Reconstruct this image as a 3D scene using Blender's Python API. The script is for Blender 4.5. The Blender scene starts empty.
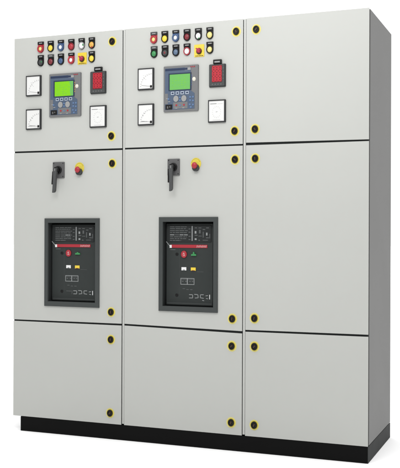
import bpy, bmesh, math, random
from mathutils import Vector, Matrix
random.seed(7)
R = math.radians
C = bpy.context.scene.collection
sc = bpy.context.scene

# ---------------------------------------------------------------- dimensions (metres)
W, H, D, ZB = 2.0, 2.2, 0.625, 0.082
X1, X2 = 0.677, 1.3615            # lines between the three cubicles
Z1, Z2 = 1.5606, 0.6159           # horizontal seams between doors

# ---------------------------------------------------------------- materials
def mat(name, col, rough=0.5, spec=0.5, metal=0.0, emit=0.0, bump=0.0, bscale=900.0, var=0.0, vscale=3.0, coat=0.0):
    m = bpy.data.materials.new(name); m.use_nodes = True
    nt = m.node_tree; b = nt.nodes['Principled BSDF']
    b.inputs['Base Color'].default_value = (*col, 1)
    b.inputs['Roughness'].default_value = rough
    b.inputs['Specular IOR Level'].default_value = spec
    b.inputs['Metallic'].default_value = metal
    b.inputs['Coat Weight'].default_value = coat
    if emit:
        b.inputs['Emission Color'].default_value = (*col, 1)
        b.inputs['Emission Strength'].default_value = emit
    tc = nt.nodes.new('ShaderNodeTexCoord')
    if bump:
        n = nt.nodes.new('ShaderNodeTexNoise'); n.inputs['Scale'].default_value = bscale
        n.inputs['Detail'].default_value = 3
        bp = nt.nodes.new('ShaderNodeBump'); bp.inputs['Strength'].default_value = bump
        bp.inputs['Distance'].default_value = 0.001
        nt.links.new(tc.outputs['Object'], n.inputs['Vector'])
        nt.links.new(n.outputs['Fac'], bp.inputs['Height'])
        nt.links.new(bp.outputs['Normal'], b.inputs['Normal'])
    if var:
        n = nt.nodes.new('ShaderNodeTexNoise'); n.inputs['Scale'].default_value = vscale
        n.inputs['Detail'].default_value = 6; n.inputs['Roughness'].default_value = 0.6
        nt.links.new(tc.outputs['Object'], n.inputs['Vector'])
        mx = nt.nodes.new('ShaderNodeMix'); mx.data_type = 'RGBA'
        mx.inputs['A'].default_value = (*[c * (1 - var) for c in col], 1)
        mx.inputs['B'].default_value = (*[min(1, c * (1 + var)) for c in col], 1)
        nt.links.new(n.outputs['Fac'], mx.inputs['Factor'])
        nt.links.new(mx.outputs['Result'], b.inputs['Base Color'])
        mr = nt.nodes.new('ShaderNodeMapRange')
        mr.inputs['To Min'].default_value = max(0.05, rough - 0.08); mr.inputs['To Max'].default_value = min(1, rough + 0.08)
        nt.links.new(n.outputs['Fac'], mr.inputs['Value']); nt.links.new(mr.outputs['Result'], b.inputs['Roughness'])
    return m

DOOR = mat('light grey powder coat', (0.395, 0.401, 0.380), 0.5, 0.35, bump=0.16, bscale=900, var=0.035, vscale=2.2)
SIDE = mat('grey powder coat', (0.127, 0.127, 0.124), 0.6, 0.25, bump=0.15, bscale=1100, var=0.06, vscale=3)  # one even grey for sides and back, set darker than the doors
PLB = mat('black plinth paint', (0.004, 0.004, 0.004), 0.75, 0.08, bump=0.1, bscale=700, var=0.2, vscale=9)
PLE = mat('plinth end lightened for side light', (0.012, 0.0135, 0.013), 0.7, 0.2, bump=0.1, bscale=700, var=0.08, vscale=9)  # lighter than the plinth front: light from the right put into its colour
GASK = mat('black rubber gasket', (0.02, 0.022, 0.022), 0.9, 0.1)
YEL = mat('yellow lock sticker', (0.56, 0.46, 0.06), 0.5, 0.3, var=0.12, vscale=60)
YELP = mat('faded yellow sticker rim', (0.56, 0.51, 0.20), 0.6, 0.2, var=0.1, vscale=80)
BLK = mat('black plastic', (0.008, 0.008, 0.008), 0.4, 0.18)
BRZ = mat('dark bronze insert', (0.045, 0.022, 0.012), 0.5, 0.4, metal=0.3)
BEZ = mat('meter bezel black', (0.02, 0.021, 0.022), 0.5, 0.3)
WHT = mat('meter card white', (0.58, 0.58, 0.57), 0.6, 0.2)
MRK = mat('meter print grey', (0.16, 0.16, 0.16), 0.7, 0.1)
MRKL = mat('meter print pale grey', (0.36, 0.36, 0.36), 0.7, 0.1)
RELF = mat('relay grey housing', (0.125, 0.127, 0.13), 0.5, 0.3, var=0.05, vscale=40)
RELB = mat('relay blue fascia', (0.055, 0.08, 0.125), 0.5, 0.3, var=0.12, vscale=70)
RELD = mat('relay navy band', (0.012, 0.022, 0.055), 0.5, 0.3)
LIME = mat('lime lit screen', (0.15, 0.42, 0.008), 0.5, 0.2, emit=0.06)
GRN = mat('green lit screen', (0.105, 0.32, 0.075), 0.5, 0.2, emit=0.06)
KEYW = mat('white key', (0.28, 0.32, 0.38), 0.5, 0.3)
KEYG = mat('grey key', (0.23, 0.23, 0.225), 0.5, 0.3)
KEYB = mat('blue key', (0.085, 0.14, 0.25), 0.5, 0.3)
IVO = mat('ivory button', (0.52, 0.5, 0.43), 0.4, 0.4)
ORA = mat('orange led', (0.62, 0.33, 0.03), 0.4, 0.4)
REDL = mat('red lit display', (0.33, 0.014, 0.024), 0.45, 0.3, emit=0.06)
REDD = mat('dark red display field', (0.13, 0.008, 0.012), 0.4, 0.3)
DG = mat('dark grey plastic', (0.042, 0.045, 0.045), 0.55, 0.25, var=0.08, vscale=40)
MG = mat('mid grey plastic', (0.088, 0.088, 0.088), 0.55, 0.25, var=0.06, vscale=60)
LEV = mat('lever grey plastic', (0.05, 0.052, 0.052), 0.5, 0.3)
CBF = mat('breaker surround grey', (0.040, 0.045, 0.044), 0.5, 0.25, bump=0.08, bscale=600, var=0.07, vscale=20)
CBI = mat('breaker fascia charcoal', (0.028, 0.032, 0.031), 0.6, 0.15, bump=0.08, bscale=600, var=0.1, vscale=25)
CBM = mat('breaker trip unit black', (0.016, 0.018, 0.018), 0.5, 0.2)
CBL = mat('breaker engraved grey', (0.075, 0.08, 0.08), 0.6, 0.2)
CBH = mat('breaker print light grey', (0.22, 0.23, 0.23), 0.6, 0.2)
RED = mat('red plastic', (0.3, 0.015, 0.025), 0.4, 0.4)
DRED = mat('dark red lens', (0.14, 0.012, 0.018), 0.35, 0.4)
PNK = mat('pale pink print', (0.5, 0.3, 0.3), 0.6, 0.2)
WPL = mat('white plastic', (0.62, 0.62, 0.62), 0.4, 0.4)
YLW = mat('yellow plastic', (0.62, 0.46, 0.04), 0.4, 0.4)
PYL = mat('pale yellow lens', (0.58, 0.5, 0.18), 0.35, 0.4)
AMB = mat('amber lens', (0.5, 0.28, 0.05), 0.35, 0.4)
GRL = mat('green plastic', (0.03, 0.19, 0.06), 0.4, 0.4)
BLU = mat('blue plastic', (0.03, 0.065, 0.15), 0.4, 0.4)
BLG = mat('blue grey lens', (0.075, 0.115, 0.18), 0.35, 0.4)
GRY = mat('grey bezel', (0.24, 0.24, 0.24), 0.4, 0.4)
MGT = mat('crimson knob', (0.3, 0.012, 0.045), 0.4, 0.4)
FLOOR = mat('white floor', (0.93, 0.93, 0.93), 0.9, 0.05)

# ---------------------------------------------------------------- geometry helpers
WLOC = {}
def new(): return bmesh.new()

def box(bm, x0, x1, y0, y1, z0, z1, bev=0.0, mi=0, seg=2):
    vs = [bm.verts.new((x, y, z)) for x in (x0, x1) for y in (y0, y1) for z in (z0, z1)]
    idx = [(0,1,3,2), (4,6,7,5), (0,4,5,1), (2,3,7,6), (0,2,6,4), (1,5,7,3)]
    fs = [bm.faces.new([vs[i] for i in f]) for f in idx]
    for f in fs: f.material_index = mi
    if bev:
        es = list({e for f in fs for e in f.edges})
        r = bmesh.ops.bevel(bm, geom=es, offset=bev, segments=seg, affect='EDGES', profile=0.5)
        for f in r['faces']: f.material_index = mi; f.smooth = seg > 1

def prism(bm, pts, y0, y1, mi=0, bev=0.0):
    """closed outline (x,z) extruded from y0 (towards the viewer) back to y1; front edge optionally bevelled"""
    if bev:
        cx = sum(p[0] for p in pts)/len(pts); cz = sum(p[1] for p in pts)/len(pts)
        def ins(p, d):
            v = Vector((p[0]-cx, p[1]-cz)); l = v.length
            return (p[0]-v.x/l*d, p[1]-v.y/l*d)
        rings = [([ins(p, bev) for p in pts], y0), ([ins(p, bev*0.3) for p in pts], y0+bev*0.3), (pts, y0+bev), (pts, y1)]
    else:
        rings = [(pts, y0), (pts, y1)]
    R_ = [[bm.verts.new((p[0], y, p[1])) for p in ps] for ps, y in rings]
    n = len(pts)
    f = bm.faces.new(R_[0]); f.material_index = mi
    f = bm.faces.new(list(reversed(R_[-1]))); f.material_index = mi
    for a, b in zip(R_, R_[1:]):
        for i in range(n):
            f = bm.faces.new([a[i], b[i], b[(i+1) % n], a[(i+1) % n]]); f.material_index = mi; f.smooth = n > 14

def circ(cx, cz, r, n=40, sx=1.0, sz=1.0): 
    return [(cx+math.cos(2*math.pi*i/n)*r*sx, cz+math.sin(2*math.pi*i/n)*r*sz) for i in range(n)]
def disc(bm, cx, cz, r, y0, y1, mi=0, bev=0.0, n=40, sz=1.0): prism(bm, circ(cx, cz, r, n, 1, sz), y0, y1, mi, bev)
def rect(x0, x1, z0, z1): return [(x0, z0), (x1, z0), (x1, z1), (x0, z1)]
def rrect(x0, x1, z0, z1, r, n=6):
    out = []
    for cx, cz, a0 in ((x1-r, z1-r, 0), (x0+r, z1-r, 90), (x0+r, z0+r, 180), (x1-r, z0+r, 270)):
        for i in range(n+1):
            a = R(a0+90*i/n); out.append((cx+r*math.cos(a), cz+r*math.sin(a)))
    return out
def ring(bm, cx, cz, ro, ri, y0, y1, mi=0, n=40, sz=1.0, bev=0.0008):
    prof = [(ro, y1), (ro, y0+bev), (ro-bev, y0), (ri+bev, y0), (ri, y0+bev), (ri, y1)]
    V = [[bm.verts.new((cx+math.cos(2*math.pi*i/n)*r, y, cz+math.sin(2*math.pi*i/n)*r*sz)) for i in range(n)] for r, y in prof]
    k = len(V)
    for a in range(k):
        b = (a+1) % k
        for i in range(n):
            f = bm.faces.new([V[a][i], V[b][i], V[b][(i+1) % n], V[a][(i+1) % n]]); f.material_index = mi; f.smooth = True
def frame(bm, x0, x1, z0, z1, wl, wr, wb, wt, y0, y1, mi=0, ch=0.0):
    """rectangular surround with an open middle; ch = chamfer of the outer front edge"""
    o = rect(x0+ch, x1-ch, z0+ch, z1-ch); oo = rect(x0, x1, z0, z1); i_ = rect(x0+wl, x1-wr, z0+wb, z1-wt)
    loops = [(oo, y1), (oo, y0+ch), (o, y0), (i_, y0), (i_, y1)] if ch else [(oo, y1), (o, y0), (i_, y0), (i_, y1)]
    V = [[bm.verts.new((p[0], y, p[1])) for p in ps] for ps, y in loops]
    for a in range(len(V)):
        b = (a+1) % len(V)
        for i in range(4):
            f = bm.faces.new([V[a][i], V[b][i], V[b][(i+1) % 4], V[a][(i+1) % 4]]); f.material_index = mi
def stroke(bm, pts, w, y0, y1, mi=0):
    for (a, b) in zip(pts, pts[1:]):
        v = Vector((b[0]-a[0], b[1]-a[1])); n = Vector((-v.y, v.x)).normalized()*w/2
        prism(bm, [(a[0]-n.x, a[1]-n.y), (b[0]-n.x, b[1]-n.y), (b[0]+n.x, b[1]+n.y), (a[0]+n.x, a[1]+n.y)], y0, y1, mi)
def dome(bm, cx, cz, r, y_base, h, mi=0, n=32, k=7, sz=1.0):
    """rounded cap standing towards the viewer"""
    prev = [bm.verts.new((cx+math.cos(2*math.pi*i/n)*r, y_base, cz+math.sin(2*math.pi*i/n)*r*sz)) for i in range(n)]
    f = bm.faces.new(list(reversed(prev))); f.material_index = mi
    for j in range(1, k):
        a = math.pi/2*j/k; rr = r*math.cos(a); y = y_base-h*math.sin(a)
        cur = [bm.verts.new((cx+math.cos(2*math.pi*i/n)*rr, y, cz+math.sin(2*math.pi*i/n)*rr*sz)) for i in range(n)]
        for i in range(n):
            f = bm.faces.new([prev[i], prev[(i+1) % n], cur[(i+1) % n], cur[i]]); f.material_index = mi; f.smooth = True
        prev = cur
    top = bm.verts.new((cx, y_base-h, cz))
    for i in range(n):
        f = bm.faces.new([prev[i], prev[(i+1) % n], top]); f.material_index = mi; f.smooth = True

def obj(name, bm, mats, parent=None, label=None):
    bmesh.ops.recalc_face_normals(bm, faces=bm.faces)
    lo = Vector([min(v.co[i] for v in bm.verts) for i in range(3)]); hi = Vector([max(v.co[i] for v in bm.verts) for i in range(3)])
    c = (lo+hi)/2
    bmesh.ops.translate(bm, verts=bm.verts, vec=-c)
    me = bpy.data.meshes.new(name); bm.to_mesh(me); bm.free()
    for m in (mats if isinstance(mats, (list, tuple)) else [mats]): me.materials.append(m)
    o = bpy.data.objects.new(name, me); C.objects.link(o)
    p = WLOC[parent.name] if parent else Vector((0, 0, 0))
    o.parent = parent; o.location = c-p; WLOC[o.name] = c
    if label: o['label'] = label
    return o

# ================================================================ THE CABINET
cab = bpy.data.objects.new('switchgear_cabinet', None); C.objects.link(cab)
cab.location = (0, 0, 0); WLOC[cab.name] = Vector((0, 0, 0)); cab.empty_display_size = 0.3
cab['label'] = 'tall light grey three-bay electrical switchgear cabinet with instrument doors standing on a black plinth'
cab['category'] = 'switchgear'

GY0, GY1 = 0.0055, 0.027          # shadow gap between door skins and carcass
b = new(); box(b, W-0.014, W, GY1, D, ZB, H, 0.0015); obj('side_panel', b, SIDE, cab, 'end panel on the right, coloured darker than the doors')
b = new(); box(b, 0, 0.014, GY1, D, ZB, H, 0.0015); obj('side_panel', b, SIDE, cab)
b = new(); box(b, 0.015, W-0.015, GY1, D-0.002, H-0.016, H-0.001, 0.0015); obj('top_panel', b, DOOR, cab)
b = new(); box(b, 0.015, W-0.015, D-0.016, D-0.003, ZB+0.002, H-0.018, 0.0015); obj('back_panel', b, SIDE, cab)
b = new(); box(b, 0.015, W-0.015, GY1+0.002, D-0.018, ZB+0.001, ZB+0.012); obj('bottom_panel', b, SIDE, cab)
# gasket with real openings behind the two breaker doors
b = new()
BRK = [(0.2033, 0.5437, 0.7045, 1.189), (0.8962, 1.2264, 0.7010, 1.1935)]
gx0, gx1, gz0, gz1 = 0.0006, W-0.003, ZB+0.003, H-0.003
y0, y1 = GY0+0.002, GY1-0.001
zlo, zhi = 0.69, 1.205
box(b, gx0, gx1, y0, y1, gz0, zlo); box(b, gx0, gx1, y0, y1, zhi, gz1)
xs = [gx0]+[v for r in BRK for v in (r[0]+0.005, r[1]-0.005)]+[gx1]
for i in range(0, len(xs), 2): box(b, xs[i], xs[i+1], y0, y1, zlo, zhi)
obj('door_gasket', b, GASK, cab)
for x0, x1 in ((0.6812, 0.6922), (1.3618, 1.3738)):
    b = new(); box(b, x0, x1, 0.0008, 0.007, ZB+0.006, H-0.001, 0.0012); obj('mullion', b, DOOR, cab)

# ---- doors
def door(x0, x1, z0, z1, locks, hole=None, label=None, off=(0, 0, 0, 0)):
    b = new()
    th = 0.0052
    if hole:
        hx0, hx1, hz0, hz1 = hole
        # door skin as a frame around the breaker opening
        frame(b, x0, x1, z0, z1, hx0-x0, x1-hx1, hz0-z0, z1-hz1, 0.0, th, 0, 0.0014)
    else:
        box(b, x0, x1, 0, th, z0, z1, 0.0014)
    zm = (z0+z1)/2                  # the doors hang a millimetre or two out of true
    for v in b.verts:
        t = (v.co.x-x0)/(x1-x0)
        if v.co.z < z0+0.002: v.co.z += off[0]*(1-t)+off[1]*t
        elif v.co.z > z1-0.002: v.co.z += off[2]*(1-t)+off[3]*t
    d = obj('door', b, DOOR, cab, label)
    for lx, lz in locks:
        b = new(); rr = 0.0258+random.uniform(-0.0008, 0.0008)
        pts = [(lx+math.cos(2*math.pi*i/48)*rr*(1+0.025*math.sin(3*i*0.7+lx*40)), lz+math.sin(2*math.pi*i/48)*rr*1.07*(1+0.02*math.sin(i*1.3+lz*30))) for i in range(48)]
        prism(b, pts, -0.0010, 0.0002, 1); disc(b, lx, lz, 0.0212, -0.0016, -0.0008, 0, 0, 40, 1.08); obj('lock_ring', b, [YEL, YELP], d)
        b = new()
        ring(b, lx, lz, 0.0162, 0.0108, -0.008, -0.0014, 0, 32, 1.15)
        disc(b, lx, lz, 0.0110, -0.0045, -0.0014, 0, 0, 28, 1.15)
        a = random.uniform(-0.9, 0.9)+math.pi/2
        v = Vector((math.cos(a), math.sin(a)))*0.008
        stroke(b, [(lx-v.x, lz-v.y), (lx+v.x, lz+v.y)], 0.006, -0.0085, -0.0035, 1)
        obj('lock_barrel', b, [BLK, BRZ], d)
    return d
g = 0.0043                          # half height of the horizontal gaps
cols = [(0.0, 0.6765), (0.6932, 1.3580), (1.3752, W)]
rows = [(Z1+g, H), (Z2+g, Z1-g), (ZB, Z2-g)]
LK = [[[(0.6160, 2.1396), (0.6126, 1.6312)], [(0.6185, 1.4835), (0.6146, 0.684)], [(0.6140, 0.536), (0.6107, 0.1404)]],
      [[(1.3215, 2.1379), (1.3150, 1.6311)], [(1.3175, 1.4857), (1.3055, 0.6735)], [(1.3030, 0.5343), (1.3013, 0.1439)]],
      [[(1.4284, 2.1400), (1.4240, 1.6365)], [(1.4255, 1.4880), (1.4242, 0.6805)], [(1.4247, 0.5377), (1.4246, 0.1411)]]]
txt = [['instrument door with indicator lights, left bay', 'middle door around the left breaker', 'plain bottom door of the left bay'],
       ['instrument door with indicator lights, centre bay', 'middle door around the right breaker', 'plain bottom door of the centre bay'],
       ['plain top door beside the side panel', 'tall plain middle door beside the side panel', 'plain bottom door beside the side panel']]
OFF = [[(.001, -.001, 0, 0), (.002, .003, .0005, -.002), (0, 0, .0025, .002)],
       [(0, -.001, 0, 0), (.0035, -.008, 0, -.0005), (0, 0, .003, -.011)],
       [(.0045, .000, 0, 0), (-.0005, .002, 0, .0005), (0, 0, -.001, .0005)]]
for ci, (x0, x1) in enumerate(cols):
    for ri, (z0, z1) in enumerate(rows):
        hole = BRK[ci] if (ri == 1 and ci < 2) else None
        if hole: hole = (hole[0]+0.004, hole[1]-0.004, hole[2]+0.004, hole[3]-0.004)
        door(x0, x1, z0, z1, LK[ci][ri], hole, txt[ci][ri], OFF[ci][ri])

# ---- plinth
b = new(); box(b, 0.048, W-0.003, 0.001, D-0.03, 0, ZB-0.0015, 0.002)
pl = obj('plinth', b, PLB, cab)
b = new(); box(b, W-0.0025, W+0.001, 0.001, D-0.004, 0, ZB-0.002, 0.0008); obj('plinth_end', b, PLE, pl, 'end of the plinth, side light put into its dark grey')

# ---- analogue meters
def meter(x0, x1, z0, z1, kind):
    b = new()
    prism(b, rrect(x0, x1, z0, z1, 0.003), -0.006, 0.0, 0, 0.0008)
    frame(b, x0+0.0008, x1-0.0008, z0+0.0008, z1-0.0008, 0.0046, 0.0058, 0.0055, 0.0055, -0.012, -0.0055, 0, 0.0012)
    m = obj('panel_meter', b, BEZ, cab)
    b = new()
    a0, a1, c0, c1 = x0+0.0056, x1-0.0068, z0+0.0065, z1-0.0065
    w, h = a1-a0, c1-c0
    ya, yb = -0.0092, -0.0058
    prism(b, rect(a0, a1, c0, c1), ya, yb, 0)
    yf = ya-0.0003
    if kind != 'plate':
        px, pz = a1-0.1*w, c0+0.1*h; r = 0.72*min(w, h)
        arc = [(px-r*math.cos(R(t)), pz+r*1.1*math.sin(R(t))) for t in range(2, 91, 8)]
        stroke(b, arc, 0.0007, yf, ya, 2)
        for t in range(2, 91, 11):
            c_, s_ = math.cos(R(t)), math.sin(R(t))
            stroke(b, [(px-r*c_, pz+r*1.1*s_), (px-r*1.10*c_, pz+r*1.21*s_)], 0.0016, yf, ya, 1)
        t = 8 if kind == 'a' else 6
        stroke(b, [(px, pz), (px-r*0.95*math.cos(R(t)), pz+r*math.sin(R(t)))], 0.0009, yf-0.0012, ya-0.0008, 1)
        # printed unit marks, too small to read
        for (u, v, l) in ((0.40, 0.52, 0.06), (0.50, 0.47, 0.04), (0.33, 0.68, 0.04)) if kind == 'a' else ((0.18, 0.13, 0.46), (0.42, 0.56, 0.05), (0.30, 0.44, 0.05)):
            stroke(b, [(a0+u*w-0.01*w, c0+v*h), (a0+(u+l)*w, c0+v*h)], 0.0024, yf, ya, 2 if kind == 'a' else 1)
        obj('dial_face', b, [WHT, MRK, MRKL], m)
        b = new(); box(b, px-0.0055, px+0.0055, -0.0112, -0.0095, pz-0.0062, pz+0.0062, 0.0008)
        obj('pivot_cover', b, BLK, m)
    else:
        cx, cz = (a0+a1)/2, c0+0.45*h
        stroke(b, [(a0+0.08*w, c1-0.14*h), (a0+0.5*w, c1-0.14*h)], 0.003, yf, ya, 1)
        stroke(b, [(a0+0.55*w, c1-0.15*h), (a0+0.90*w, c1-0.15*h)], 0.0014, yf, ya, 2)
        for k in range(16):
            a = 2*math.pi*k/16
            stroke(b, [(cx+0.24*w*math.cos(a), cz+0.24*h*math.sin(a)), (cx+0.30*w*math.cos(a), cz+0.30*h*math.sin(a))], 0.0016, yf, ya, 2)
        stroke(b, [(cx-0.05*w, cz), (cx+0.06*w, cz+0.02*h)], 0.004, yf, ya, 2)
        stroke(b, [(cx-0.25*w, c0+0.06*h), (cx+0.25*w, c0+0.06*h)], 0.0016, yf, ya, 2)
        obj('dial_face', b, [WHT, MRK, MRKL], m)
meter(0.0815, 0.1780, 1.8705, 1.9855, 'a'); meter(0.0822, 0.1786, 1.6840, 1.7985, 'b'); meter(0.4842, 0.5838, 1.6795, 1.7995, 'plate')
meter(0.7715, 0.8645, 1.8668, 1.9825, 'a'); meter(0.7722, 0.8650, 1.6795, 1.7938, 'b'); meter(1.1718, 1.2672, 1.6780, 1.7952, 'plate')

# ---- red digital meters with a black tab on top
def red_meter(x0, x1, z0, z1):
    b = new()
    prism(b, rrect(x0, x1, z0, z1, 0.004), -0.006, 0, 0, 0.0008)
    prism(b, rrect(x0+0.003, x1-0.003, z0+0.003, z1-0.003, 0.003), -0.016, -0.0055, 0, 0.002)
    m = obj('digital_meter', b, DG, cab)
    w, h = x1-x0, z1-z0
    tx0, tx1 = x0+0.26*w, x0+0.76*w
    b = new(); box(b, tx0, tx1, -0.012, 0, z1+0.0005, z1+0.023, 0.002)
    box(b, tx0+0.008, tx1-0.008, -0.0128, -0.0115, z1+0.007, z1+0.014, 0.0, 1)
    obj('meter_tab', b, [BLK, GRY], m)
    b = new(); wx0, wx1, wz0, wz1 = x0+0.21*w, x0+0.82*w, z0+0.20*h, z1-0.07*h
    prism(b, rrect(wx0, wx1, wz0, wz1, 0.003), -0.0172, -0.0158, 0)
    # three rows of seven-segment figures, glowing so closely they merge
    for r_ in range(3):
        for c_ in range(3):
            cx = wx0+(wx1-wx0)*(0.19+0.31*c_); cz = wz1-(wz1-wz0)*(0.19+0.31*r_)
            hw, hh = 0.0062, 0.0105
            segs = [[(-hw, hh), (hw, hh)], [(-hw, 0), (hw, 0)], [(-hw, -hh), (hw, -hh)], [(-hw, 0), (-hw, hh)], [(hw, 0), (hw, hh)], [(-hw, -hh), (-hw, 0)], [(hw, -hh), (hw, 0)]]
            for i, s in enumerate(segs):
                stroke(b, [(cx+p[0], cz+p[1]) for p in s], 0.0056, -0.0178-0.00005*i, -0.0170, 1)
    obj('display', b, [REDD, REDL], m)
    for k in range(4):
        b = new(); box(b, x0+(0.2+0.17*k)*w, x0+(0.3+0.17*k)*w, -0.0172, -0.0158, z0+0.08*h, z0+0.13*h, 0.0004); obj('key', b, MG, m)
    for k in range(4):
        b = new(); box(b, x1-0.13*w, x1-0.08*w, -0.0172, -0.0158, z0+(0.32+0.15*k)*h, z0+(0.37+0.15*k)*h, 0.0004); obj('key', b, MG, m)
red_meter(0.4870, 0.5815, 1.8625, 1.9838); red_meter(1.1762, 1.2666, 1.8600, 1.9778)

# ---- protection relays
def relay(x0, x1, z0, z1, scr, label):
    w, h = x1-x0, z1-z0
    X = lambda u: x0+u*w
    Z = lambda v: z1-v*h
    b = new()
    prism(b, rrect(x0, x1, z0, z1, 0.003), -0.010, 0, 0, 0.0015)
    m = obj('protection_relay', b, RELF, cab, label)
    yf = -0.0112
    b = new()
    pts = [(X(0.045), Z(0.05)), (X(0.045), Z(0.955)), (X(0.90), Z(0.955)), (X(0.90), Z(0.62)), (X(0.795), Z(0.56)), (X(0.795), Z(0.05))]
    prism(b, pts, yf, -0.0098, 0)
    prism(b, rect(X(0.05), X(0.70), Z(0.105), Z(0.06)), yf-0.0006, yf, 1)
    prism(b, rect(X(0.62), X(0.79), Z(0.11), Z(0.055)), yf-0.0004, yf, 2)
    prism(b, rect(X(0.045), X(0.13), Z(0.83), Z(0.60)), yf-0.0003, yf, 3)
    prism(b, rect(X(0.29), X(0.70), Z(0.94), Z(0.80)), yf-0.0003, yf, 3)
    for (u, v) in ((0.38, 0.93), (0.58, 0.93), (0.17, 0.78), (0.11, 0.71)): prism(b, rect(X(u-0.03), X(u+0.03), Z(v+0.008), Z(v-0.008)), yf-0.0006, yf, 2)
    obj('fascia', b, [RELB, RELD, KEYG, RELF], m)
    b = new()
    frame(b, X(0.15), X(0.81), Z(0.545), Z(0.165), 0.006, 0.006, 0.004, 0.005, yf-0.0025, yf, 0, 0.001)
    obj('screen_bezel', b, RELD, m)
    b = new(); prism(b, rect(X(0.185), X(0.775), Z(0.53), Z(0.19)), yf-0.0014, yf-0.0002, 0)
    for q in range(5):
        v = 0.27+0.05*q
        for k in range(5):
            if random.random() < 0.55: 
                prism(b, rect(X(0.25+0.09*k), X(0.25+0.09*k+random.uniform(0.02, 0.06)), Z(v+0.008), Z(v)), yf-0.0016, yf-0.0013, 1)
    if scr is LIME: prism(b, [(X(0.775), Z(0.19)), (X(0.775), Z(0.53)), (X(0.70), Z(0.53)), (X(0.67), Z(0.42)), (X(0.69), Z(0.30)), (X(0.64), Z(0.19))], yf-0.0017, yf-0.0013, 1)
    obj('screen', b, [scr, GRN if scr is LIME else LIME], m)
    for u in (0.27, 0.41, 0.55, 0.69):
        b = new(); prism(b, rrect(X(u-0.05), X(u+0.05), Z(0.635), Z(0.565), 0.002), yf-0.0018, yf, 0, 0.0005)
        prism(b, rect(X(u-0.025), X(u+0.03), Z(0.615), Z(0.585)), yf-0.0024, yf-0.0016, 1)
        obj('soft_key', b, [KEYW, RELD], m)
    for u in (0.37, 0.60):
        b = new(); disc(b, X(u), Z(0.725), 0.0145, yf-0.004, yf, 0, 0.0012, 28, 1.15); obj('navigation_key', b, KEYG, m)
    for (u, v) in ((0.485, 0.70), (0.485, 0.76), (0.485, 0.87), (0.78, 0.70), (0.86, 0.70), (0.78, 0.77), (0.86, 0.78), (0.77, 0.86), (0.86, 0.87), (0.15, 0.72), (0.80, 0.92)):
        b = new(); prism(b, rrect(X(u-0.025), X(u+0.025), Z(v+0.018), Z(v-0.018), 0.0015), yf-0.0018, yf, 0, 0.0004); obj('key', b, KEYB, m)
    for (u, v) in ((0.38, 0.865), (0.60, 0.865)):
        b = new(); disc(b, X(u), Z(v), 0.0048, yf-0.002, yf, 0, 0.0004, 16); obj('key', b, RED, m, 'small red round key')
    b = new(); box(b, X(0.065), X(0.26), yf-0.003, yf, Z(0.95), Z(0.845), 0.001); box(b, X(0.11), X(0.15), yf-0.0036, yf-0.0028, Z(0.93), Z(0.88), 0, 1); box(b, X(0.18), X(0.21), yf-0.0036, yf-0.0028, Z(0.91), Z(0.88), 0, 1)
    obj('port_cover', b, [BLK, MG], m)
    b = new(); dome(b, X(0.885), Z(0.315), 0.0105, -0.0098, 0.006, 0, 24, 5, 1.1); obj('push_button', b, IVO, m)
    for k in range(5):
        b = new(); prism(b, rect(X(0.80), X(0.825), Z(0.245+0.05*k), Z(0.22+0.05*k)), -0.0108, -0.0098, 0)
        obj('status_light', b, ORA if scr is LIME else KEYB, m)
    b = new()   # small red maker's mark, unreadable at this size
    for u in (0.795, 0.845, 0.895):
        stroke(b, [(X(u-0.02), Z(0.055)), (X(u), Z(0.028)), (X(u+0.015), Z(0.055)), (X(u-0.012), Z(0.046))], 0.0022, -0.0106, -0.0098, 0)
    obj('maker_mark', b, RED, m)
relay(0.2320, 0.4285, 1.7478, 1.9850, LIME, 'relay with bright lime screen')
relay(0.9222, 1.1168, 1.7445, 1.9830, GRN, 'relay with softer green screen')

# ---- pilot lights
def pilot(cx, cz, ringm, lens, hx=0.021, style='lens', plate=BLK, extra=None, label=None, name='pilot_light'):
    """legend-plate holder with round lower end, ring and lens"""
    b = new()
    r = 0.0205; zc = cz-0.010
    pts = [(cx-r, cz+0.016), (cx-r, zc)] + [(cx-r*math.cos(R(t)), zc-r*1.14*math.sin(R(t))) for t in range(12, 180, 12)] + [(cx+r, zc), (cx+r, cz+0.016)]
    prism(b, pts, -0.0035, 0, 0, 0.0006)
    t = obj(name, b, BLK if style != 'ring' else ringm, cab, label)
    b = new(); box(b, cx-0.0205, cx+0.0205, -0.008, -0.0004, cz+0.0165, cz+0.034, 0.0012)
    box(b, cx-0.010, cx+0.012, -0.0086, -0.0078, cz+0.022, cz+0.027, 0, 1)
    obj('legend_plate', b, [plate, GRY], t)
    b = new()
    if style == 'ring': ring(b, cx, zc, 0.0200, 0.0120, -0.015, -0.0033, 0, 36, 1.14)
    elif style == 'thin': ring(b, cx, zc, 0.0200, 0.0160, -0.012, -0.0033, 0, 36, 1.14)
    else: ring(b, cx, zc, 0.0200, 0.0170, -0.012, -0.0033, 0, 36, 1.14)
    obj('bezel', b, ringm, t)
    b = new()
    rl = {'ring': 0.0122, 'thin': 0.0162}.get(style, 0.0172)
    dome(b, cx, zc, rl, -0.0040 if style != 'ring' else -0.008, 0.011 if style != 'ring' else 0.006, 0, 32, 7, 1.14)
    mats = [lens]
    if extra:
        ex, ez, er, em = extra
        dome(b, cx+ex, zc+ez, er, -0.0095, 0.0068, 1, 16, 4, 1.2); mats.append(em)
    le = obj('lens', b, mats, t)
    k = 0.91                                    # these are the small 22 mm fittings
    piv = Vector((cx, 0, cz))
    for o in [t]+[c for c in bpy.data.objects if c.parent == t]:
        sh = WLOC[o.name]-piv
        for v in o.data.vertices: v.co = (v.co+sh)*k-sh*k
        WLOC[o.name] = piv+sh*k
    t.location = WLOC[t.name]
    for o in [c for c in bpy.data.objects if c.parent == t]: o.location = WLOC[o.name]-WLOC[t.name]

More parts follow.
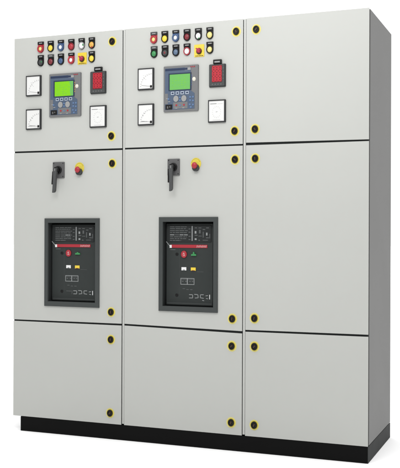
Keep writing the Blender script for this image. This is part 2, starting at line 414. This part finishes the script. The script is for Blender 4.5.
P1t, P1b = [0.1735, 0.2370, 0.3012, 0.3667, 0.4307, 0.4932], [0.1740, 0.2380, 0.3018, 0.3672, 0.4305, 0.4932]
P2t, P2b = [0.8625, 0.9255, 0.9880, 1.0516, 1.1150, 1.1785], [0.8640, 0.9270, 0.9890, 1.0519, 1.1150, 1.1790]
zt, zb_ = 2.1395, 2.0645
pilot(P1t[0], zt, RED, PYL, style='ring', label='red ring round a pale yellow centre')
pilot(P1t[1], zt, BLK, YLW, label='yellow lens')
pilot(P1t[2], zt, BLU, WPL, style='ring', label='blue ring round a white centre')
pilot(P1t[3], zt, DRED, RED, label='red lens')
pilot(P1t[4], zt, GRY, WPL, extra=(0.0125, 0.003, 0.0055, GRL), label='white lens with a green edge')
pilot(P1t[5], zt, BLK, AMB, extra=(0.003, -0.015, 0.005, RED), label='amber lens')
pilot(P1b[0], zb_, BLK, DG, extra=(0.0085, 0.002, 0.0045, GRL), label='dark lens with a green mark')
pilot(P1b[1], zb_, BLK, DRED, label='dark red lens', plate=DG)
pilot(P1b[2], zb_, BLK, BLU, label='dark blue lens')
pilot(P1b[3], zb_, RED, WPL, style='ring', label='red ring round a white centre')
pilot(P1b[5], zb_, BLK, YLW, label='yellow lens')
pilot(P2t[0], zt, RED, PYL, style='ring', label='red ring round a pale yellow centre', plate=DG)
pilot(P2t[1], zt, BLK, YLW, label='yellow lens')
pilot(P2t[2], zt, BLU, WPL, style='ring', label='blue ring round a white centre')
pilot(P2t[3], zt, BLK, DRED, extra=(-0.002, -0.002, 0.005, RED), label='dark red lens')
pilot(P2t[4], zt, BLK, WPL, style='thin', extra=(0.004, -0.015, 0.004, GRL), label='white lens')
pilot(P2t[5], zt, BLK, PYL, label='yellow lens')
pilot(P2b[0], zb_, BLK, GRL, style='thin', plate=DG, label='green lens')
pilot(P2b[1], zb_, BLK, DG, extra=(0.001, 0.0, 0.0085, DRED), label='dark lens with a red mark')
pilot(P2b[2], zb_, BLK, BLG, style='thin', label='blue grey lens')
pilot(P2b[3], zb_, RED, WPL, style='thin', label='red ring round a white centre')
pilot(P2b[5], zb_, BLK, PYL, style='thin', label='pale yellow lens')

# ---- selector on a yellow plate in each lower row
def selector(cx, cz):
    b = new(); prism(b, rrect(cx-0.0275, cx+0.0275, cz-0.033, cz+0.031, 0.003), -0.003, 0, 0, 0.0006)
    k = 0
    for i in range(5): prism(b, rect(cx-0.020+0.009*i, cx-0.014+0.009*i, cz-0.030, cz-0.026), -0.0034, -0.0028, 1)
    t = obj('selector_switch', b, [YLW, BLK], cab, 'yellow square plate with a crimson knob')
    b = new(); disc(b, cx, cz-0.004, 0.0150, -0.010, -0.0028, 0, 0.002, 32, 1.1); obj('collar', b, BRZ, t)
    b = new(); dome(b, cx, cz-0.002, 0.0125, -0.010, 0.012, 0, 28, 6, 1.05); 
    stroke(b, [(cx-0.009, cz+0.008), (cx+0.010, cz-0.014)], 0.006, -0.027, -0.016, 0)
    obj('knob', b, MGT, t)
selector(0.4335, 2.0615); selector(1.1195, 2.0555)

# ---- rotary handles
def handle(x0, x1, z0, z1, tilt):
    b = new(); prism(b, rrect(x0, x1, z0, z1, 0.003), -0.007, 0, 0, 0.0015)
    for sx in (x0+0.007, x1-0.007):
        for sz in (z0+0.008, z1-0.008): disc(b, sx, sz, 0.0028, -0.0078, -0.0065, 1, 0, 12)
    t = obj('rotary_handle', b, [MG, BLK], cab)
    cx, cz = (x0+x1)/2, (z0+z1)/2
    b = new(); disc(b, cx, cz, 0.022, -0.016, -0.0068, 0, 0.003); disc(b, cx, cz, 0.0155, -0.040, -0.015, 0, 0.003)
    obj('hub', b, BLK, t)
    b = new(); M = Matrix.Translation((cx, 0, cz)) @ Matrix.Rotation(R(tilt), 4, 'Y')
    pr = [(-0.0105, 0.008), (0.0105, 0.008), (0.0105, -0.015), (0.0090, -0.035), (0.0090, -0.114), (0.004, -0.124), (-0.0075, -0.127), (-0.0080, -0.05), (-0.0105, -0.02)]
    prism(b, pr, -0.046, -0.030, 0, 0.0025)
    stroke(b, [(0, 0.006), (0, -0.008)], 0.0030, -0.0468, -0.045, 1)
    bmesh.ops.transform(b, matrix=M, verts=b.verts)
    obj('lever', b, [LEV, GRY], t)
    b = new(); box(b, -0.0180, -0.0085, -0.042, -0.026, -0.082, -0.010, 0.002)
    bmesh.ops.transform(b, matrix=M, verts=b.verts)
    obj('padlock_slide', b, BLK, t)
handle(0.2540, 0.3258, 1.4108, 1.4992, 4); handle(0.9446, 1.0125, 1.4110, 1.4982, 0)

# ---- emergency stops on round yellow plates
def estop(cx, cz):
    b = new(); disc(b, cx, cz, 0.0285, -0.0022, 0, 0, 0.0005, 40, 1.08)
    for k in range(9):
        a = R(25+k*17); stroke(b, [(cx+0.022*math.cos(a), cz+0.024*math.sin(a)), (cx+0.0255*math.cos(a), cz+0.0275*math.sin(a))], 0.0018, -0.0026, -0.002, 1)
    t = obj('emergency_stop', b, [YEL, BLK], cab)
    b = new(); disc(b, cx+0.002, cz-0.0215, 0.0180, -0.020, -0.002, 0, 0.003, 36, 1.05); obj('collar', b, DG, t)
    b = new(); disc(b, cx+0.003, cz-0.012, 0.0115, -0.030, -0.0195, 0, 0, 28); dome(b, cx+0.003, cz-0.011, 0.0155, -0.0300, 0.010, 0, 32, 6, 1.1)
    obj('push_button', b, RED, t)
estop(0.4185, 1.4640); estop(1.1030, 1.4700)

# ---- air circuit breakers
def breaker(x0, x1, z0, z1, k):
    b = new()
    frame(b, x0, x1, z0, z1, 0.0235, 0.0225, 0.0265, 0.0245, -0.010, 0.004, 0, 0.003)
    t = obj('circuit_breaker', b, CBF, cab)
    b = new()      # black well behind the surround
    ix0, ix1, iz0, iz1 = x0+0.0225, x1-0.0215, z0+0.0255, z1-0.0235
    frame(b, ix0-0.002, ix1+0.002, iz0-0.002, iz1+0.002, 0.003, 0.003, 0.003, 0.003, 0.0042, 0.070, 0)
    box(b, ix0-0.002, ix1+0.002, 0.0705, 0.073, iz0-0.002, iz1+0.002)
    obj('well', b, GASK, t)
    fx0, fx1, fz0, fz1 = ix0+0.006, ix1-0.016, iz0+0.004, iz1-0.010
    w, h = fx1-fx0, fz1-fz0
    X = lambda u: fx0+u*w
    Z = lambda v: fz1-v*h
    Y = 0.026
    b = new(); box(b, fx0, fx1, Y, 0.069, fz0, fz1, 0.003)
    box(b, X(0.285), X(0.292), Y-0.0007, Y+0.002, Z(0.86), Z(0.31), 0, 1)
    box(b, X(0.02), X(0.98), Y-0.0015, Y+0.002, Z(0.985), Z(0.965), 0, 1)
    fb = b
    # trip unit
    b = new(); box(b, X(0.03), X(0.965), Y-0.004, Y-0.0002, Z(0.225), Z(0.02), 0.0015)
    tu = obj('trip_unit', b, CBM, t)
    b = new(); yy = Y-0.0046
    for v, m_, l in ((0.038, 0, .36), (0.060, 0, .34), (0.085, 0, .38), (0.108, 0, .36), (0.136, 1, .38), (0.160, 0, .36), (0.182, 0, .36), (0.205, 0, .24)):
        u = 0.09
        while u < 0.09+l:
            d = random.uniform(0.03, 0.11); e = min(u+d, 0.09+l)
            box(b, X(u), X(e), yy, yy+0.001, Z(v+0.007), Z(v-0.003), 0, m_ if random.random() < 0.7 else 0); u = e+random.uniform(0.006, 0.02)
    box(b, X(0.555), X(0.575), yy, yy+0.001, Z(0.21), Z(0.03), 0, 1)
    for v in (0.06, 0.10, 0.15, 0.19): box(b, X(0.49), X(0.53), yy, yy+0.001, Z(v+0.01), Z(v), 0, 0)
    for (u, v, a, c_, m_) in ((0.62, 0.10, 0.035, 0.022, 1), (0.62, 0.185, 0.04, 0.015, 1), (0.70, 0.05, 0.06, 0.008, 0), (0.71, 0.09, 0.035, 0.03, 0), (0.79, 0.12, 0.02, 0.05, 0), (0.86, 0.12, 0.03, 0.025, 1), (0.86, 0.05, 0.06, 0.008, 0), (0.70, 0.20, 0.03, 0.01, 0), (0.93, 0.14, 0.015, 0.04, 0), (0.62, 0.05, 0.05, 0.008, 0), (0.62, 0.14, 0.06, 0.008, 0), (0.70, 0.15, 0.07, 0.006, 0), (0.79, 0.07, 0.05, 0.008, 0), (0.86, 0.17, 0.06, 0.008, 0), (0.79, 0.20, 0.11, 0.006, 0)):
        box(b, X(u), X(u+a), yy, yy+0.001, Z(v+c_), Z(v-c_*0.4), 0, m_)
    obj('trip_unit_dials', b, [CBL, CBH], tu)
    # red band with light ends
    b = new(); prism(b, rect(X(0.095), X(0.885), Z(0.296), Z(0.258)), Y-0.0030, Y, 0)
    prism(b, rect(X(0.08), X(0.125), Z(0.298), Z(0.262)), Y-0.0036, Y-0.0002, 1)
    u = 0.66
    hts = [(0.263, 0.292), (0.268, 0.290), (0.265, 0.292), (0.263, 0.288), (0.268, 0.292), (0.262, 0.292), (0.266, 0.290), (0.264, 0.291), (0.263, 0.292)]
    for i, (a, c_) in enumerate(hts):      # light lettering, unreadable in the photograph
        uu = u+0.024*i
        stroke(b, [(X(uu), Z(c_)), (X(uu+0.012), Z(a))], 0.0020, Y-0.0034, Y-0.0028, 2)
        stroke(b, [(X(uu+0.004), Z((a+c_)/2)), (X(uu+0.018), Z((a+c_)/2-0.003*(-1)**i))], 0.0018, Y-0.0036, Y-0.0028, 2)
    obj('red_band', b, [RED, WPL, PNK], t)
    b = fb; stroke(b, [(fx0+0.002, Z(0.222)), (X(0.09), Z(0.28))], 0.003, Y-0.0035, Y+0.0005, 0+2); prism(b, rect(X(0.09), X(0.20), Z(0.325), Z(0.315)), Y-0.0008, Y+0.001, 3)
    # outlined plate, its marks, thin lines
    prism(b, rect(X(0.66), X(0.80), Z(0.588), Z(0.584)), Y-0.0008, Y+0.001, 3)
    frame(b, X(0.315), X(0.61), Z(0.745), Z(0.665), 0.0030, 0.0030, 0.0030, 0.0030, Y-0.0012, Y+0.001, 2)
    for u in (0.345, 0.415, 0.50, 0.555): prism(b, rect(X(u), X(u+0.035), Z(0.712), Z(0.698)), Y-0.0012, Y+0.001, 3)
    prism(b, rect(X(0.452), X(0.468), Z(0.738), Z(0.672)), Y-0.0012, Y+0.001, 2); prism(b, rect(X(0.33), X(0.60), Z(0.688), Z(0.680)), Y-0.0011, Y+0.001, 3)
    for u, v in ((0.36, 0.79), (0.44, 0.80), (0.52, 0.80)): prism(b, rect(X(u), X(u+0.05), Z(v+0.008), Z(v)), Y-0.0008, Y+0.001, 3)
    # row of pale bracket-like figures bottom right
    lw = 0.0036
    def fig(u, pts, m_=2): stroke(b, [(X(u+p[0]), Z(p[1])) for p in pts], lw, Y-0.0016, Y, m_)
    fig(0.50, [(0.0, 0.865), (0.075, 0.865), (0.075, 0.905), (0.0, 0.905)])
    fig(0.61, [(0.0, 0.860), (0.075, 0.862), (0.085, 0.90), (0.015, 0.905)])
    fig(0.74, [(0.07, 0.862), (0.0, 0.862), (0.0, 0.90), (0.07, 0.905)])
    fig(0.85, [(0.0, 0.875), (0.05, 0.87)]); fig(0.86, [(0.0, 0.905), (0.04, 0.91)])
    fig(0.935, [(0.0, 0.86), (0.0, 0.915)], 4)
    if k: fig(0.78, [(0.0, 0.93), (0.04, 0.935)])
    else: fig(0.34, [(0.0, 0.87), (0.11, 0.87)], 3); fig(0.47, [(0, 0.86), (0, 0.91)], 3)
    obj('fascia', b, [CBI, CBF, CBH, CBL, WPL], t)
    # buttons
    b = new(); disc(b, X(0.39), Z(0.375), 0.0165, Y-0.007, Y, 0, 0.002, 28, 1.15)
    stroke(b, [(X(0.372), Z(0.378)), (X(0.395), Z(0.352)), (X(0.405), Z(0.388))], 0.003, Y-0.0076, Y-0.0065, 1)
    stroke(b, [(X(0.37), Z(0.392)), (X(0.415), Z(0.392))], 0.0028, Y-0.0076, Y-0.0065, 1)
    obj('push_button', b, [RED, PNK], t, 'red open button')
    b = new(); cu = 0.60
    prism(b, [(X(cu-0.055), Z(0.392)), (X(cu+0.055), Z(0.392)), (X(cu+0.05), Z(0.372)), (X(cu+0.015), Z(0.368)), (X(cu+0.012), Z(0.345 if k else 0.36)), (X(cu-0.012), Z(0.345 if k else 0.36)), (X(cu-0.015), Z(0.368)), (X(cu-0.05), Z(0.372))], Y-0.007, Y, 0)
    obj('push_button', b, GRL, t, 'green close button')
    b = new(); box(b, X(0.335), X(0.44), Y-0.003, Y, Z(0.572), Z(0.532), 0.001); box(b, X(0.37), X(0.41), Y-0.0036, Y-0.0028, Z(0.572), Z(0.560), 0, 1); obj('indicator_window', b, [WPL, CBH], t, 'white indicator window')
    b = new(); box(b, X(0.535), X(0.64), Y-0.003, Y, Z(0.574), Z(0.534), 0.001); box(b, X(0.555), X(0.62), Y-0.0036, Y-0.0028, Z(0.574), Z(0.568), 0, 1); obj('indicator_window', b, [YLW, DRED], t, 'yellow indicator window')
    for (u, v) in ((0.235, 0.375), (0.235, 0.875)):
        b = new(); ring(b, X(u), Z(v), 0.0085, 0.005, Y-0.002, Y+0.001, 0, 20); disc(b, X(u), Z(v), 0.0052, Y-0.0005, Y+0.001, 0, 0, 16); obj('key_hole', b, BLK, t)
breaker(*BRK[0], 0); breaker(*BRK[1], 1)

# ================================================================ FLOOR
b = new(); n = 96; vs = [b.verts.new((1+90*math.cos(2*math.pi*i/n), 90*math.sin(2*math.pi*i/n), 0)) for i in range(n)]
b.faces.new(vs); b.normal_update()
fl = obj('floor', b, FLOOR); fl['kind'] = 'structure'; fl.location.z = -0.0005

# ================================================================ LIGHT
w = bpy.data.worlds.new('World'); sc.world = w; w.use_nodes = True
nt = w.node_tree; bg = nt.nodes['Background']
tc = nt.nodes.new('ShaderNodeTexCoord'); sp = nt.nodes.new('ShaderNodeSeparateXYZ')
nt.links.new(tc.outputs['Generated'], sp.inputs[0])
def mr(src, a, b_, c, d):
    n = nt.nodes.new('ShaderNodeMapRange'); n.interpolation_type = 'SMOOTHSTEP'
    for k, v in zip(('From Min', 'From Max', 'To Min', 'To Max'), (a, b_, c, d)): n.inputs[k].default_value = v
    nt.links.new(src, n.inputs['Value']); return n.outputs['Result']
def mth(op, a, b_):
    n = nt.nodes.new('ShaderNodeMath'); n.operation = op
    for i, v in enumerate((a, b_)):
        if isinstance(v, (int, float)): n.inputs[i].default_value = v
        else: nt.links.new(v, n.inputs[i])
    return n.outputs[0]
# white studio surround: bright behind and above the cabinet, dimmer behind the photographer
back = mr(sp.outputs['Y'], -0.80, 0.0, 0.18, 1.08)
up = mth('MULTIPLY', mth('MAXIMUM', sp.outputs['Z'], 0.0), 1.0)
nt.links.new(mth('ADD', back, up), bg.inputs['Strength'])
bg.inputs['Color'].default_value = (1, 1, 1, 1)

def area(name, loc, target, sx, sy, power, col=(1, 1, 1)):
    l = bpy.data.lights.new(name, 'AREA'); l.shape = 'RECTANGLE'; l.size = sx; l.size_y = sy; l.energy = power; l.color = col
    o = bpy.data.objects.new(name, l); C.objects.link(o); o.location = loc
    o.rotation_euler = (Vector(target)-Vector(loc)).to_track_quat('-Z', 'Y').to_euler(); return o
area('studio_softbox', (1.30, -2.1, 3.1), (1.15, 0, 1.6), 2.2, 1.0, 54)

# ================================================================ CAMERA
cam = bpy.data.cameras.new('camera'); co = bpy.data.objects.new('camera', cam); C.objects.link(co)
yaw, pitch, roll = 0.37530, 0.00060, 0.0035
f = Vector((-math.sin(yaw)*math.cos(pitch), math.cos(yaw)*math.cos(pitch), math.sin(pitch)))
r = Vector((math.cos(yaw), math.sin(yaw), 0)); u = r.cross(f)
c_, s_ = math.cos(roll), math.sin(roll)
r, u = c_*r+s_*u, -s_*r+c_*u
M = Matrix((r, u, -f)).transposed().to_4x4(); M.translation = (2.8477, -4.3687, 1.1027)
co.matrix_world = M
cam.sensor_fit = 'VERTICAL'; cam.sensor_height = 36; cam.lens = 36*907.476/468
cam.clip_start = 0.05; cam.clip_end = 500
sc.camera = co
sc.view_settings.view_transform = 'Standard'; sc.view_settings.look = 'None'
sc.view_settings.exposure = 0; sc.view_settings.gamma = 1
